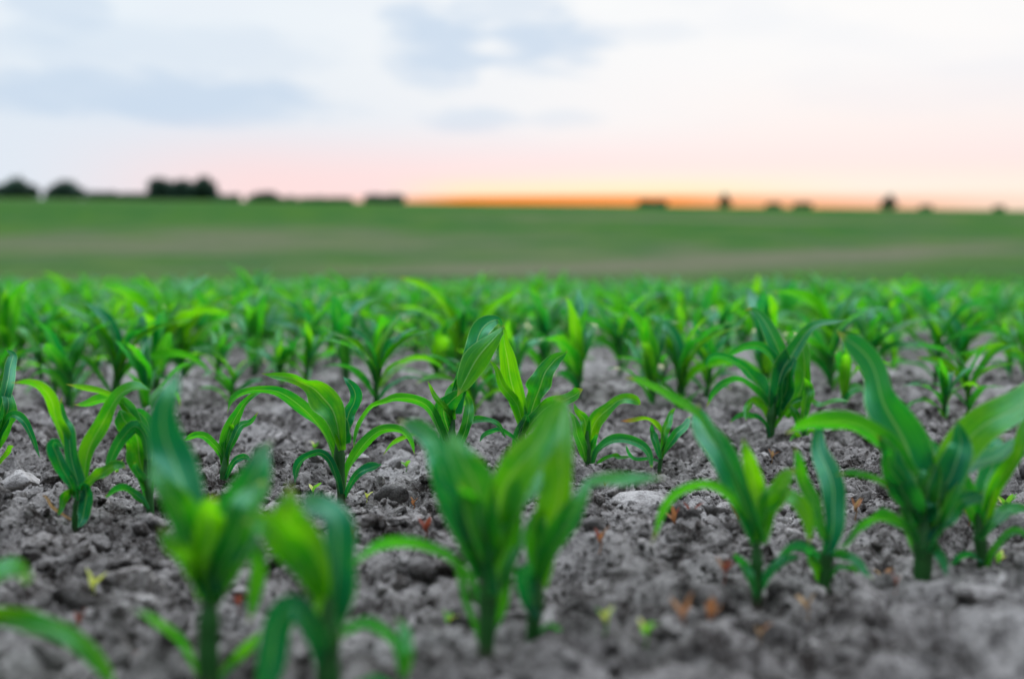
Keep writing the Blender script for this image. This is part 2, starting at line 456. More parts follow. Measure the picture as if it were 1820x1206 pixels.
def clod(px, py, w_px, label, flat=.7, seed=0, sink=.30):
    x, y = G(px, py); r = np.random.default_rng(500+seed)
    rad = w_px*y/FPX/2
    V, F = clod_shape(4, r, 1.15)
    V = V/np.abs(V[:, 0]).max()*rad
    V[:, 2] *= flat
    c, s = math.cos(seed), math.sin(seed)
    o = mesh_obj('soil_clod', V, F, M['soil'])
    o.location = (x, y, float(gz(x, y))+rad*flat*.6*(1-sink))
    tag(o, label, 'clod', 'larger clods lying on the field')
CL = [(42, 872, 78, 'large pale grey clod behind the leftmost sharp maize plant', .75), (62, 842, 34, 'rounded clod just behind the large pale clod at the far left', .8),
      (640, 905, 62, 'thin flat clod in front of the sharp plant with arching leaves', .32), (722, 925, 74, 'broad rough clod right of the flat clod before the sharp plant', .8),
      (655, 950, 54, 'smooth pale clod below the thin flat clod', .85), (700, 960, 46, 'wedge shaped clod beside the smooth pale clod', .9),
      (1138, 945, 66, 'dark rounded clod left of the drooping leaf tip', .75), (1390, 930, 36, 'pale whitish stone behind the right hand front plants', .7),
      (1500, 888, 34, 'small flat pale stone near the big dark plant', .45), (232, 1050, 112, 'big blurred clod left of the tallest front plant', .75),
      (118, 968, 74, 'dark clod in front of the leftmost sharp plant', .8), (62, 985, 70, 'dark round clod by the left edge of the soil', .75),
      (420, 968, 52, 'thin pale slab of soil behind the front stems', .3), (1735, 1105, 110, 'large pale blurred clod at the lower right', .55),
      (1545, 1105, 60, 'grey clod in front of the big dark plant', .8), (1140, 890, 120, 'low ledge of caked soil below the small bright plant', .35),
      (1412, 900, 30, 'small dark clod beside the pale whitish stone', .8), (560, 900, 50, 'clod directly behind the base of the sharp arching plant', .7),
      (480, 985, 56, 'rough clod between the two nearest left plants', .8), (1010, 1135, 64, 'blurred clod right of the twin front stems', .6)]
for k, (px, py, wp, lb, fl) in enumerate(CL): clod(px, py, wp, lb, fl, k)

# ------------------------------------------------------------------ leaves
def spline(P, n):
    """Catmull-Rom through the rows of P, n samples even in length"""
    P = np.asarray(P, float)
    if len(P) == 2: P = np.array([P[0], (P[0]+P[1])/2, P[1]])
    Q = np.vstack([2*P[0]-P[1], P, 2*P[-1]-P[-2]])
    out = []
    for k in range(1, len(Q)-2):
        t = np.linspace(0, 1, 16, endpoint=False)[:, None]
        a, b, c, d_ = Q[k-1], Q[k], Q[k+1], Q[k+2]
        out.append(.5*((2*b)+(-a+c)*t+(2*a-5*b+4*c-d_)*t**2+(-a+3*b-3*c+d_)*t**3))
    S = np.vstack(out+[P[-1:]])
    L = np.concatenate([[0], np.cumsum(np.linalg.norm(np.diff(S[:, :3], axis=0), axis=1))])
    u = np.linspace(0, L[-1], n)
    return np.stack([np.interp(u, L, S[:, j]) for j in range(P.shape[1])], 1)

def unit(a): return a/np.maximum(np.linalg.norm(a, axis=-1, keepdims=True), 1e-9)

def blade(P, width, W, r, across=8, cup=.5, ripple=.10):
    """grid of a leaf blade: P centre line, W unit width direction per row"""
    n = len(P); T = unit(np.gradient(P, axis=0)); W = unit(W-T*np.sum(T*W, 1)[:, None])
    N = np.cross(T, W); flip = np.sign(N[:, 2].sum() or 1); N = N*flip
    u = np.linspace(-1, 1, across+1); v = np.linspace(0, 1, n)
    cu = cup*(1-v)**1.5+.17+.10*np.sin(v*r.uniform(5, 9)+r.uniform(0, 6))
    ph1, ph2 = r.uniform(0, 6.3, 2); fr = r.uniform(9, 15)
    V = np.zeros((n, across+1, 3))
    for j, uu in enumerate(u):
        rip = 1.5*1.35*ripple*np.sin(v*fr+(ph1 if uu > 0 else ph2)+1.3*np.sin(v*fr*.6+ph2))*abs(uu)**1.6*np.sin(np.pi*np.clip(v*1.05, 0, 1))
        V[:, j] = P+W*(uu*width/2*(1-.25*cu))[:, None]+N*((cu*abs(uu)**1.4+rip)*width/2)[:, None]
    UV = np.stack(np.broadcast_arrays((u[None, :]+1)/2, v[:, None]), -1)
    i = np.arange(n*(across+1)).reshape(n, across+1)
    F = np.stack([i[:-1, :-1], i[:-1, 1:], i[1:, 1:], i[1:, :-1]], -1).reshape(-1, 4)
    return V.reshape(-1, 3), F, UV.reshape(-1, 2)

def tube(P, rad, sides=10, squash=1.0):
    n = len(P); T = unit(np.gradient(P, axis=0)); A = unit(np.cross(T, np.array([0, 1., .01]))); B = np.cross(T, A)
    th = np.linspace(0, 2*np.pi, sides, endpoint=False)
    V = P[:, None]+rad[:, None, None]*(np.cos(th)[None, :, None]*A[:, None]+squash*np.sin(th)[None, :, None]*B[:, None])
    i = np.arange(n*sides).reshape(n, sides); j = np.roll(i, -1, 1)
    F = np.stack([i[:-1], j[:-1], j[1:], i[1:]], -1).reshape(-1, 4)
    UV = np.stack(np.broadcast_arrays(th[None]/6.3, np.linspace(0, 1, n)[:, None]), -1)
    return V.reshape(-1, 3), F, UV.reshape(-1, 2)

SITES = []   # where manually placed plants stand
def traced_plant(base, stem, leaves, label, seed, mats='leaf', Yoff=0.0):
    """base: photo pixel of the foot; stem and leaves: 'x,y,w x,y,w ...' outlines measured on the plant,
    each leaf given its own depth, tilt and curve"""
    r = np.random.default_rng(seed)
    bx, by = G(*base); by += Yoff; bx = (base[0]-HX)*by/FPX
    SITES.append((bx, by)); g0 = float(gz(bx, by))
    root = empty('maize_plant', (bx, by, g0))
    tag(root, label, 'maize plant', 'young maize plants growing in rows')
    org = np.array([bx, by, g0]); sc_ = by/FPX
    def rd(s): return np.array([[float(q) for q in p.split(',')] for p in s.split()])
    S = rd(stem); S = S[np.argsort(-S[:, 1])]
    S = np.vstack([[S[0, 0], base[1]+16, S[0, 2]], S])
    q = np.stack([(S[:, 0]-HX)*sc_, np.full(len(S), by), EYE-(S[:, 1]-HY)*sc_, S[:, 2]*sc_/2], 1)
    q = spline(q, 18)
    q[:, 3] *= (1+.05*np.sin(np.arange(18)*1.3))*np.interp(np.linspace(0, 1, 18), (0, .62, 1), (1, .95, .22))
    V, F, UV = tube(q[:, :3], q[:, 3], 12, .8)
    mesh_obj('stem', V-org, F, M['stem'], root, UV)
    for k, lf in enumerate(leaves):
        s, *o = lf; o = dict(o[0]) if o else {}
        L = rd(s); dz = o.get('d', r.uniform(-.03, .07)); a0 = o.get('a', r.uniform(-35, 35)); a1 = o.get('b', a0+r.uniform(-40, 40))
        t = np.linspace(0, 1, len(L))
        side = r.uniform(-.004, .004)
        Yd = by+side+dz*t**1.4+.008*np.sin(t*5+seed+k)
        p3 = np.stack([(L[:, 0]-HX)*Yd/FPX, Yd, EYE-(L[:, 1]-HY)*Yd/FPX, L[:, 2]*Yd/FPX], 1)
        n = 34
        p = spline(p3, n); P = p[:, :3]; wd = np.maximum(p[:, 3], .0004)
        wd[-3:] *= (.8, .55, .12)
        T = unit(np.gradient(P, axis=0)); view = unit(P-np.array([0, 0, EYE]))
        W0 = unit(np.cross(T, view)); D = view
        an = np.radians(np.linspace(a0, a1, n)+14*np.sin(np.linspace(0, 1, n)*r.uniform(5, 9)+r.uniform(0, 6))); W = W0*np.cos(an)[:, None]+D*np.sin(an)[:, None]
        wd = (1.02 if seed < 30 else .92)*wd/np.maximum(np.abs(np.cos(an)), .50)
        ss = np.linspace(0, 1, n); ln = np.linalg.norm(P[-1]-P[0])
        wob = .026*ln*np.sin(ss*r.uniform(8, 14)+r.uniform(0, 6))*ss; wo2 = .055*ln*np.sin(ss*r.uniform(6, 11)+r.uniform(0, 6))*ss
        P = P+W0*wob[:, None]+D*wo2[:, None]
        P[:, 2] = np.maximum(P[:, 2], g0+.004)
        V, F, UV = blade(P, wd, W, r, 8, o.get('cup', .62), o.get('rip', .10)*(1.45 if seed < 30 else 1.15))
        mesh_obj('leaf', V-org, F, M[o.get('m', mats)], root, UV)
    return root

C_, W_ = {'m': 'leafcool'}, {'m': 'leafwarm'}
def cc(**k): return dict(m='leafcool', **k)
def ww(**k): return dict(m='leafwarm', **k)

# --- the row in focus
traced_plant((607, 893), '607,893,15 605,850,17 603,800,23 604,755,27', [
    ('606,800,16 600,755,34 590,728,50 572,708,52 556,692,40 541,683,20 520,670,18 495,664,14 464,662,2', ww(d=-.01, a=-10, b=5, rip=.13)),
    ('600,830,14 588,795,24 568,760,28 546,730,27 520,707,24 495,695,18 470,694,13 440,700,11 417,712,10 404,735,2', dict(d=-.03, a=25, b=60)),
    ('604,800,16 612,762,20 620,736,24 630,718,20 630,700,22 618,680,12 612,668,3', cc(d=.02, a=5, b=-25)),
    ('612,872,9 620,835,14 640,796,19 665,772,17 690,764,14 715,768,12 732,785,9 738,808,2', dict(d=.03, a=-30, b=-55)),
    ('614,884,7 622,862,11 638,842,15 658,830,16 678,823,5', cc(d=-.03, a=20, b=30)),
    ('604,878,9 597,845,14 583,815,15 565,803,13 543,812,12 530,830,14 523,858,3', cc(d=-.02, a=30, b=50)),
    ('608,790,26 606,760,34 596,738,22 590,718,8', dict(d=.015, a=-10, b=10, cup=.9)),
], 'sharp maize plant with long arching leaves and a bright rolled top leaf', 11)
traced_plant((807, 862), '807,866,17 803,820,17 802,780,22 806,745,26', [
    ('800,822,10 785,775,18 763,728,20 738,711,17 706,705,14 683,712,10 660,722,9 645,748,8 636,778,8 627,806,2', dict(d=-.02, a=35, b=60)),
    ('808,735,22 812,700,30 828,655,36 846,615,38 860,585,34 876,568,20 889,566,10 897,585,3', cc(d=.09, a=-15, b=20)),
    ('808,790,20 795,755,36 788,728,40 800,712,30 818,700,16 826,694,4', dict(d=-.02, a=10, b=-20, cup=.8)),
    ('803,760,10 795,732,12 776,705,10 758,679,2', ww(d=-.02, a=0)),
    ('806,745,12 798,722,22 802,700,26 812,684,16 814,672,3', ww(d=.0, a=0)),
    ('815,795,14 826,765,20 834,738,22 832,718,14 828,700,10 831,688,3', dict(d=.01, a=-5, b=10)),
    ('812,790,8 828,760,9 846,746,11 868,748,11 886,757,8 902,778,2', dict(d=.03, a=40, b=50)),
    ('800,850,5 793,815,7 772,788,8 745,773,8 715,777,8 697,787,6 684,810,2', ww(d=-.03, a=40, b=50)),
    ('801,855,5 796,815,8 788,790,8 784,770,2', cc(d=-.01, a=10)),
], 'sharp maize plant with a dark wrapped whorl behind the front twin stems', 12)
traced_plant((926, 852), '926,856,15 926,800,17 928,765,22 931,745,26', [
    ('938,760,18 946,728,30 953,702,38 966,672,40 980,650,32 990,634,20 1007,621,4', dict(d=.02, a=0, b=20, rip=.18)),
    ('932,765,14 922,728,20 903,698,18 886,668,12 868,640,2', ww(d=-.03, a=10, b=20)),
    ('930,755,22 918,712,32 906,672,36 902,635,30 898,605,16 897,583,8 888,590,16 872,612,34 850,640,50 832,665,38 818,684,24 808,702,4', ww(d=-.12, a=5, b=12, rip=.07, cup=.2)),
    ('934,770,14 950,745,26 978,722,26 1005,708,22 1025,703,20 1037,692,8', dict(d=-.03, a=20, b=30, rip=.2)),
    ('924,790,8 908,776,8 886,765,9 868,768,8 852,785,2', cc(d=-.03, a=40, b=50)),
    ('928,830,12 920,795,20 925,765,22 936,735,8', dict(d=-.015, a=-5, cup=.8)),
], 'maize plant with a pale ribbed leaf and a long folded drooping leaf', 13)
traced_plant((1047, 835), '1048,838,11 1044,810,13 1043,780,17 1044,765,18', [
    ('1045,800,12 1052,766,28 1064,742,30 1080,725,22 1100,713,18 1120,711,19 1134,713,15 1140,716,7', ww(d=.0, a=0, b=30, rip=.06)),
    ('1043,800,12 1042,765,19 1036,742,17 1018,716,2', ww(d=.01, a=0)),
    ('1044,828,10 1036,800,20 1027,770,20 1018,745,10 1012,730,2', dict(d=-.03, a=10, b=20)),
    ('1052,830,7 1062,803,13 1085,784,15 1110,780,15 1135,790,15 1152,808,12 1162,839,2', cc(d=-.03, a=25, b=50)),
    ('1056,834,4 1068,820,7 1088,812,8 1106,812,6 1120,814,2', ww(d=-.03, a=20)),
    ('1048,825,10 1052,800,14 1058,780,8 1060,768,3', cc(d=-.01, a=0)),
], 'small bright maize plant with one short broad leaf held level', 14)
traced_plant((1172, 830), '1172,832,8 1175,812,9 1178,795,10', [
    ('1176,812,7 1184,796,15 1200,775,18 1214,758,14 1229,741,3', cc(d=.03, a=0, b=30)),
    ('1177,800,6 1180,775,15 1187,750,15 1200,724,3', ww(d=.02, a=0)),
    ('1175,815,7 1166,790,14 1160,768,11 1156,752,3', cc(d=.0, a=0)),
    ('1176,815,5 1178,780,7 1168,757,8 1148,745,7 1125,744,7 1104,750,3', dict(m='leafdry', d=-.02, a=30)),
    ('1170,820,4 1155,815,6 1130,814,7 1116,805,5 1112,790,2', cc(d=-.02, a=20)),
], 'smallest maize seedling in the sharp row, with a thin reddish leaf', 15)
traced_plant((1370, 785), '1370,788,15 1370,760,16 1374,725,24 1382,700,30', [
    ('1378,735,22 1384,695,26 1392,655,30 1410,622,28 1432,597,22 1455,578,16 1480,568,8 1507,564,2', dict(d=.03, a=10, b=45)),
    ('1384,725,20 1400,690,24 1398,650,30 1382,612,32 1362,582,26 1346,560,14 1336,549,7 1321,550,2', cc(d=.08, a=-10, b=25)),
    ('1376,725,16 1356,694,24 1334,668,22 1312,645,16 1290,633,12 1265,638,10 1256,655,2', cc(d=.02, a=20, b=50)),
    ('1372,730,14 1345,698,17 1318,678,14 1290,682,13 1267,697,10 1255,724,2', cc(d=-.02, a=40, b=55)),
    ('1386,690,8 1380,650,18 1355,620,19 1328,615,15 1302,625,9 1285,638,2', cc(d=.06, a=30)),
    ('1396,740,18 1418,705,28 1432,665,32 1428,628,26 1415,600,12 1410,590,3', dict(d=.08, a=5, b=20)),
    ('1384,740,20 1396,695,32 1404,662,22 1410,632,8', cc(d=-.02, a=15, cup=.8)),
    ('1378,760,8 1402,722,9 1432,710,11 1456,717,10 1484,716,10 1512,712,2', ww(d=-.02, a=40, b=55)),
    ('1368,778,6 1358,752,9 1340,740,10 1320,738,9 1296,750,2', cc(d=-.03, a=30)),
    ('1368,760,12 1356,730,15 1340,712,14 1328,728,10 1324,748,2', ww(d=-.04, a=30)),
], 'tall maize plant with a long leaf pointing up to the right, behind the small seedling', 16)
traced_plant((1434, 790), '1432,792,9 1428,760,12 1424,730,15', [
    ('1426,750,12 1432,715,20 1436,690,18 1432,670,4', ww(d=0)),
    ('1428,785,5 1440,765,8 1452,770,8 1464,780,2', ww(d=-.02)), ('1430,785,5 1415,770,8 1404,785,2', ww(d=-.02)),
    ('1424,760,8 1414,735,14 1405,720,4', {}),
], 'short maize plant touching the right side of the tall one', 17)
traced_plant((136, 938), '136,942,20 138,905,20 141,880,22 142,862,24', [
    ('142,890,18 134,840,26 124,795,24 114,755,20 112,725,10 112,704,2', cc(d=.02, a=-15)),
    ('146,885,16 152,835,24 160,795,30 176,757,30 196,725,26 220,702,20 245,691,16 270,690,4', ww(d=.02, a=10, b=50, rip=.05)),
    ('140,880,12 126,810,20 110,765,22 95,720,20 74,695,16 50,680,10 20,674,2', ww(d=-.02, a=5, b=35)),
    ('136,888,18 120,850,26 106,820,26 93,795,22 98,786,14 112,800,4', cc(d=-.04, a=20, b=-30, cup=.7)),
    ('146,885,12 156,862,16 178,842,19 200,830,18 215,828,14 223,832,3', ww(d=-.02, a=20, b=30)),
    ('140,872,10 150,866,20 154,886,24 148,912,22 139,938,6', cc(d=-.035, a=0, b=10, cup=.2)),
    ('136,880,8 124,872,14 112,888,14 104,915,4', ww(d=-.03, a=20)),
    ('135,925,5 120,920,5 100,905,6 85,890,5 76,878,2', dict(m='brown', d=-.04)),
], 'leftmost sharp maize plant with a tall leaf bending right and another bending left', 18)
traced_plant((268, 930), '268,934,14 266,890,15 262,850,20 258,815,26', [
    ('262,870,20 252,830,42 246,795,44 236,765,44 222,742,34 212,728,14', ww(d=.0, a=0, b=12, rip=.12)),
    ('256,840,14 250,785,22 240,745,22 215,713,14 188,701,11 150,693,9 118,680,2', ww(d=.04, a=15, b=35)),
    ('258,820,12 246,760,18 220,720,16 190,712,15 160,712,12 130,719,2', dict(d=.06, a=30, b=50)),
    ('262,820,14 256,775,24 240,756,26 222,772,24 206,800,20 192,828,12 181,852,2', cc(d=-.04, a=0, b=20)),
    ('264,905,8 252,888,14 238,876,16 222,870,15 208,872,11 194,877,8 188,878,3', cc(d=-.02, a=20)),
    ('264,850,14 270,800,22 262,760,24 250,735,18 235,722,6', cc(d=.02, a=-15)),
    ('266,900,12 258,865,20 244,835,14 236,822,3', cc(d=-.03, a=0)),
], 'maize plant with a bright cupped leaf beside the tallest front plant', 19)
traced_plant((396, 862), '396,866,13 398,835,16 400,812,20', [
    ('400,825,18 404,785,26 412,755,24 420,735,18 432,716,12 455,702,9 480,694,2', dict(d=.01, a=0, b=40)),
    ('398,820,14 384,793,15 368,779,16 352,775,14 338,776,10 325,781,2', dict(d=-.02, a=20, b=35)),
    ('404,815,10 412,785,14 428,758,15 444,748,9 461,733,2', cc(d=.02, a=0)),
    ('402,850,8 415,820,12 432,812,12 446,818,3', cc(d=-.02)),
    ('400,835,14 398,795,18 408,765,10 412,752,3', ww(d=-.01, a=0)),
], 'short maize plant with a cupped leaf just behind the tallest front plant', 20)
traced_plant((-12, 862), '-12,864,14 -12,820,16 -10,790,20', [
    ('-8,810,10 2,765,14 20,738,15 40,748,15 56,778,11 74,813,2', cc(d=-.02, a=25, b=45)),
    ('-10,800,14 6,755,26 14,725,24 8,695,16 4,672,3', dict(d=.0)),
    ('-10,780,12 6,700,24 18,660,22 26,632,14 10,624,4', cc(d=.08)),
    ('-12,835,6 6,812,9 16,798,10 22,790,2', ww(d=-.02)), ('-12,800,14 -30,760,20 -50,730,3', ww(d=0)),
], 'maize plant cut off by the left border of the view, one leaf drooping inward', 21)

# --- the nearer, blurred row
traced_plant((372, 1232), '372,1236,38 370,1150,40 372,1080,44 372,1020,58', [
    ('372,1060,50 352,980,72 330,900,84 308,830,86 296,780,74 298,735,52 312,695,32 322,655,5', cc(d=0.1, a=-12, b=20, rip=.05)),
    ('374,1070,44 398,985,74 416,910,86 436,860,78 462,822,46 488,788,5', cc(d=0.09, a=8, b=-20)),
    ('370,1040,40 340,960,66 312,900,62 290,860,40 268,820,5', ww(d=.02, a=-20)),
    ('378,1060,40 410,970,66 436,915,64 450,880,44 462,850,6', dict(d=.03, a=15)),
    ('376,1080,20 404,1030,28 432,985,30 450,970,30 462,1010,34 452,1060,28 440,1108,4', dict(d=.01, a=20, b=-10)),
    ('370,1070,50 366,1000,70 372,930,60 380,880,8', ww(d=-.03, a=0, cup=.7)),
    ('376,1220,16 410,1180,22 440,1145,20 466,1125,3', ww(d=.02)),
    ('366,1225,12 338,1170,16 310,1125,18 270,1096,14 236,1090,3', ww(d=-.03, a=30)),
    ('372,1060,30 400,1000,40 436,955,38 456,925,28 452,895,4', cc(d=.06, a=20, b=-20)),
    ('368,1060,24 334,1000,34 304,962,30 282,935,4', ww(d=-.03, a=-30, b=10)),
], 'tallest front maize plant, heavily blurred, with a bluish upright leaf', 31)
traced_plant((585, 1262), '585,1266,44 582,1180,46 582,1110,54 584,1060,60', [
    ('582,1100,50 562,1020,70 535,965,86 518,930,76 512,900,48 508,858,6', dict(m='leafwarm', d=.0, a=10, b=0)),
    ('570,1060,40 535,1000,62 495,950,66 462,930,46 434,922,5', ww(d=-.01, a=10)),
    ('586,1110,46 598,1030,62 602,970,66 590,920,56 560,890,36 538,884,5', cc(d=0.05, a=-25, b=-40)),
    ('580,1200,26 560,1130,42 535,1085,54 512,1080,56 492,1115,58 478,1180,56 462,1260,14', cc(d=-.04, a=0, b=10, cup=.15)),
    ('590,1150,30 606,1090,44 612,1030,42 604,975,6', dict(d=.03)),
], 'front maize plant with a pale drooping leaf, right of the tallest one', 32)
traced_plant((864, 1172), '863,1176,28 866,1110,32 868,1040,40 868,985,54', [
    ('868,1000,50 880,935,72 898,870,86 925,820,80 955,780,60 985,740,40 1012,703,5', ww(d=0.06, a=-5, b=-20, rip=.06)),
    ('866,1020,44 838,955,66 806,895,62 782,835,50 766,790,42 745,762,36 712,738,5', cc(d=0.08, a=12, b=0)),
    ('868,990,46 855,920,74 842,860,80 826,815,54 806,782,26 796,765,4', ww(d=.015, a=-10)),
    ('868,1060,36 852,980,56 836,910,54 820,860,5', dict(d=-.02, a=15)),
    ('870,1060,30 892,1000,42 905,930,46 914,880,40 930,840,5', dict(d=.02, a=-15)),
    ('860,1110,12 838,1040,18 800,990,20 760,970,20 716,967,19 670,978,17 618,1006,3', dict(d=.03, a=40, b=50)),
    ('858,1150,10 842,1100,14 824,1050,16 808,1000,12 800,970,3', dict(d=.03)),
    ('874,1130,12 890,1080,24 905,1020,26 922,960,16 930,930,3', dict(d=.03, a=20)),
    ('864,1010,20 824,935,30 796,880,28 780,842,20 786,805,3', cc(d=-.03, a=20, b=-10)),
    ('870,1000,24 900,930,40 930,880,38 965,850,24 985,835,4', dict(d=.07, a=30, b=50)),
], 'central front maize plant with a large glowing yellow-green leaf', 33)
traced_plant((944, 1158), '944,1162,24 948,1110,26 954,1060,32 960,1010,36', [
    ('958,1040,34 972,970,56 988,900,72 998,830,66 1000,770,52 990,725,30 984,700,5', ww(d=0.06, a=8, b=20, rip=.05)),
    ('960,1030,30 984,970,50 1015,925,52 1036,885,30 1046,858,20 1080,846,22 1130,853,22 1182,856,3', dict(d=.02, a=10, b=45)),
    ('952,1100,24 940,1060,38 934,1025,40 938,1000,6', cc(d=-.03, a=0)),
    ('950,1145,10 962,1128,18 978,1118,18 995,1114,3', cc(d=-.01)),
    ('956,1060,30 950,1000,44 955,940,44 968,890,6', dict(d=.02, a=-10)),
], 'front maize plant just right of the central one, one leaf bent level to the right', 34)
traced_plant((1345, 1072), '1345,1076,18 1346,1030,20 1345,985,28 1345,950,38', [
    ('1345,965,34 1328,905,48 1306,855,52 1282,810,56 1262,775,50 1250,745,38 1238,718,5', cc(d=0.08, a=-10, b=15)),
    ('1340,930,12 1304,850,12 1266,780,12 1236,728,14 1210,708,15 1178,696,14 1140,686,10 1108,680,3', dict(d=.16, a=40, b=55)),
    ('1350,965,30 1364,910,42 1382,872,40 1400,850,30 1416,832,5', ww(d=.01, a=5)),
    ('1346,950,34 1344,890,48 1338,840,36 1322,800,18 1318,778,4', ww(d=.02, a=-5)),
    ('1352,960,16 1372,905,26 1396,880,30 1420,895,32 1434,925,26 1440,968,4', ww(d=-.02, a=0, b=20)),
    ('1338,965,12 1312,900,16 1282,870,17 1245,864,17 1205,880,17 1175,915,15 1154,966,3', dict(d=-.03, a=35, b=45)),
    ('1348,1058,10 1358,1030,20 1378,1004,20 1400,990,16 1422,992,3', cc(d=-.02, a=0)),
    ('1343,1060,12 1334,1028,20 1322,1002,18 1306,982,4', cc(d=-.01, a=0)),
], 'front maize plant with a thin leaf arching left down to a dark clod', 35)
traced_plant((1464, 1052), '1464,1056,22 1468,1010,24 1470,970,28 1472,945,32', [
    ('1470,985,28 1482,930,44 1480,880,50 1470,835,46 1460,795,32 1454,745,5', cc(d=0.07, a=0, b=-15, rip=.05)),
    ('1466,960,20 1450,905,28 1432,860,28 1418,820,20 1408,795,4', dict(d=.01, a=0)),
    ('1466,1010,12 1480,988,18 1505,988,19 1530,1005,17 1552,1028,3', cc(d=-.03, a=20)),
    ('1464,1020,12 1452,988,18 1432,972,18 1405,975,16 1378,985,3', cc(d=-.04, a=20)),
    ('1462,1040,12 1450,1010,22 1440,985,16 1436,965,4', ww(d=.0)),
    ('1470,1035,8 1488,1012,10 1510,1008,10 1526,1020,2', dict(d=.01)),
], 'slim bluish maize plant between the front plant and the big dark one', 36)
traced_plant((1636, 1050), '1636,1054,30 1640,1010,34 1643,960,48 1644,915,68', [
    ('1644,930,62 1630,860,84 1610,800,98 1590,745,86 1568,700,64 1548,660,50 1522,615,38 1494,580,5', cc(d=0.1, a=-12, b=25, rip=.08)),
    ('1650,930,50 1672,860,70 1705,805,80 1745,765,72 1790,730,60 1840,690,40 1890,660,5', ww(d=0.06, a=15, b=35)),
    ('1644,920,26 1618,850,40 1585,795,46 1545,770,42 1505,752,38 1460,746,32 1428,752,22 1396,772,4', dict(d=.02, a=20, b=45)),
    ('1650,930,40 1676,870,62 1700,820,60 1712,785,40 1700,745,5', cc(d=.02, a=-15, cup=.7)),
    ('1640,950,40 1612,890,60 1592,840,56 1574,800,30 1560,770,4', cc(d=-.02, a=10, cup=.7)),
    ('1646,980,20 1672,935,32 1700,900,36 1730,880,28 1748,872,4', cc(d=.02, a=10)),
    ('1638,990,14 1618,945,22 1582,924,24 1548,930,22 1518,950,16 1494,976,3', dict(d=-.04, a=35)),
    ('1644,985,12 1656,968,18 1672,988,20 1686,1022,3', cc(d=-.04, a=0)),
    ('1634,1000,12 1612,940,18 1595,885,18 1572,858,14 1540,840,12 1510,835,12 1484,843,3', dict(d=-.01, a=30)),
    ('1648,940,36 1648,880,56 1652,830,40 1650,790,6', ww(d=.03, a=0)),
    ('1648,960,20 1664,900,34 1670,850,38 1656,800,28 1640,765,4', cc(d=.05, a=0, b=40)),
    ('1640,930,20 1604,868,34 1582,830,30 1586,800,18 1560,776,3', dict(d=-.04, a=10, b=-30)),
    ('1650,900,24 1690,850,36 1735,822,34 1780,802,24 1816,780,3', cc(d=.07, a=30, b=50)),
], 'biggest maize plant, dark and leafy, with a broad leaf rising to upper left', 37)
traced_plant((1752, 1026), '1753,1030,22 1746,985,24 1740,940,30 1738,910,36', [
    ('1740,930,30 1750,875,42 1760,835,44 1768,800,34 1784,778,5', cc(d=0.06, a=0)),
    ('1744,940,22 1764,880,30 1786,840,32 1808,800,26 1825,760,20 1840,745,3', ww(d=.01, a=5)),
    ('1738,930,28 1718,880,40 1706,840,30 1704,810,5', dict(d=.02, a=0)),
    ('1754,1015,8 1766,980,14 1785,955,16 1810,945,14 1840,965,3', dict(d=-.02, a=20)),
    ('1742,960,16 1770,925,24 1800,905,24 1838,900,4', dict(d=.02, a=30)),
    ('1744,1000,8 1725,985,12 1705,990,12 1690,1003,3', cc(d=.0, a=30)),
], 'rightmost front maize plant with a pale shining leaf', 38)
traced_plant((-70, 1250), '-70,1254,36 -70,1180,40 -68,1120,46', [
    ('-66,1150,26 -20,1105,38 30,1102,42 80,1118,42 130,1148,40 175,1182,32 215,1225,5', ww(d=-.02, a=35, b=40)),
    ('-66,1120,34 -40,1060,50 -5,1028,52 30,1016,46 62,1022,6', ww(d=.02, a=20)),
    ('-70,1130,36 -80,1040,60 -70,960,50 -60,900,5', {}),
], 'maize plant cut off at the lower left corner, with a broad arching leaf', 39)
traced_plant((722, 1262), '722,1266,16 720,1220,16 716,1190,18', [
    ('716,1210,10 700,1150,22 680,1120,26 655,1105,24 625,1118,16 600,1140,3', cc(d=.0, a=15)),
    ('718,1205,12 724,1160,26 718,1125,24 706,1095,4', dict(d=.02)),
    ('720,1240,8 690,1215,14 660,1205,16 630,1215,3', cc(d=-.02)),
], 'small blurred maize seedling low between the nearest left and central plants', 40)

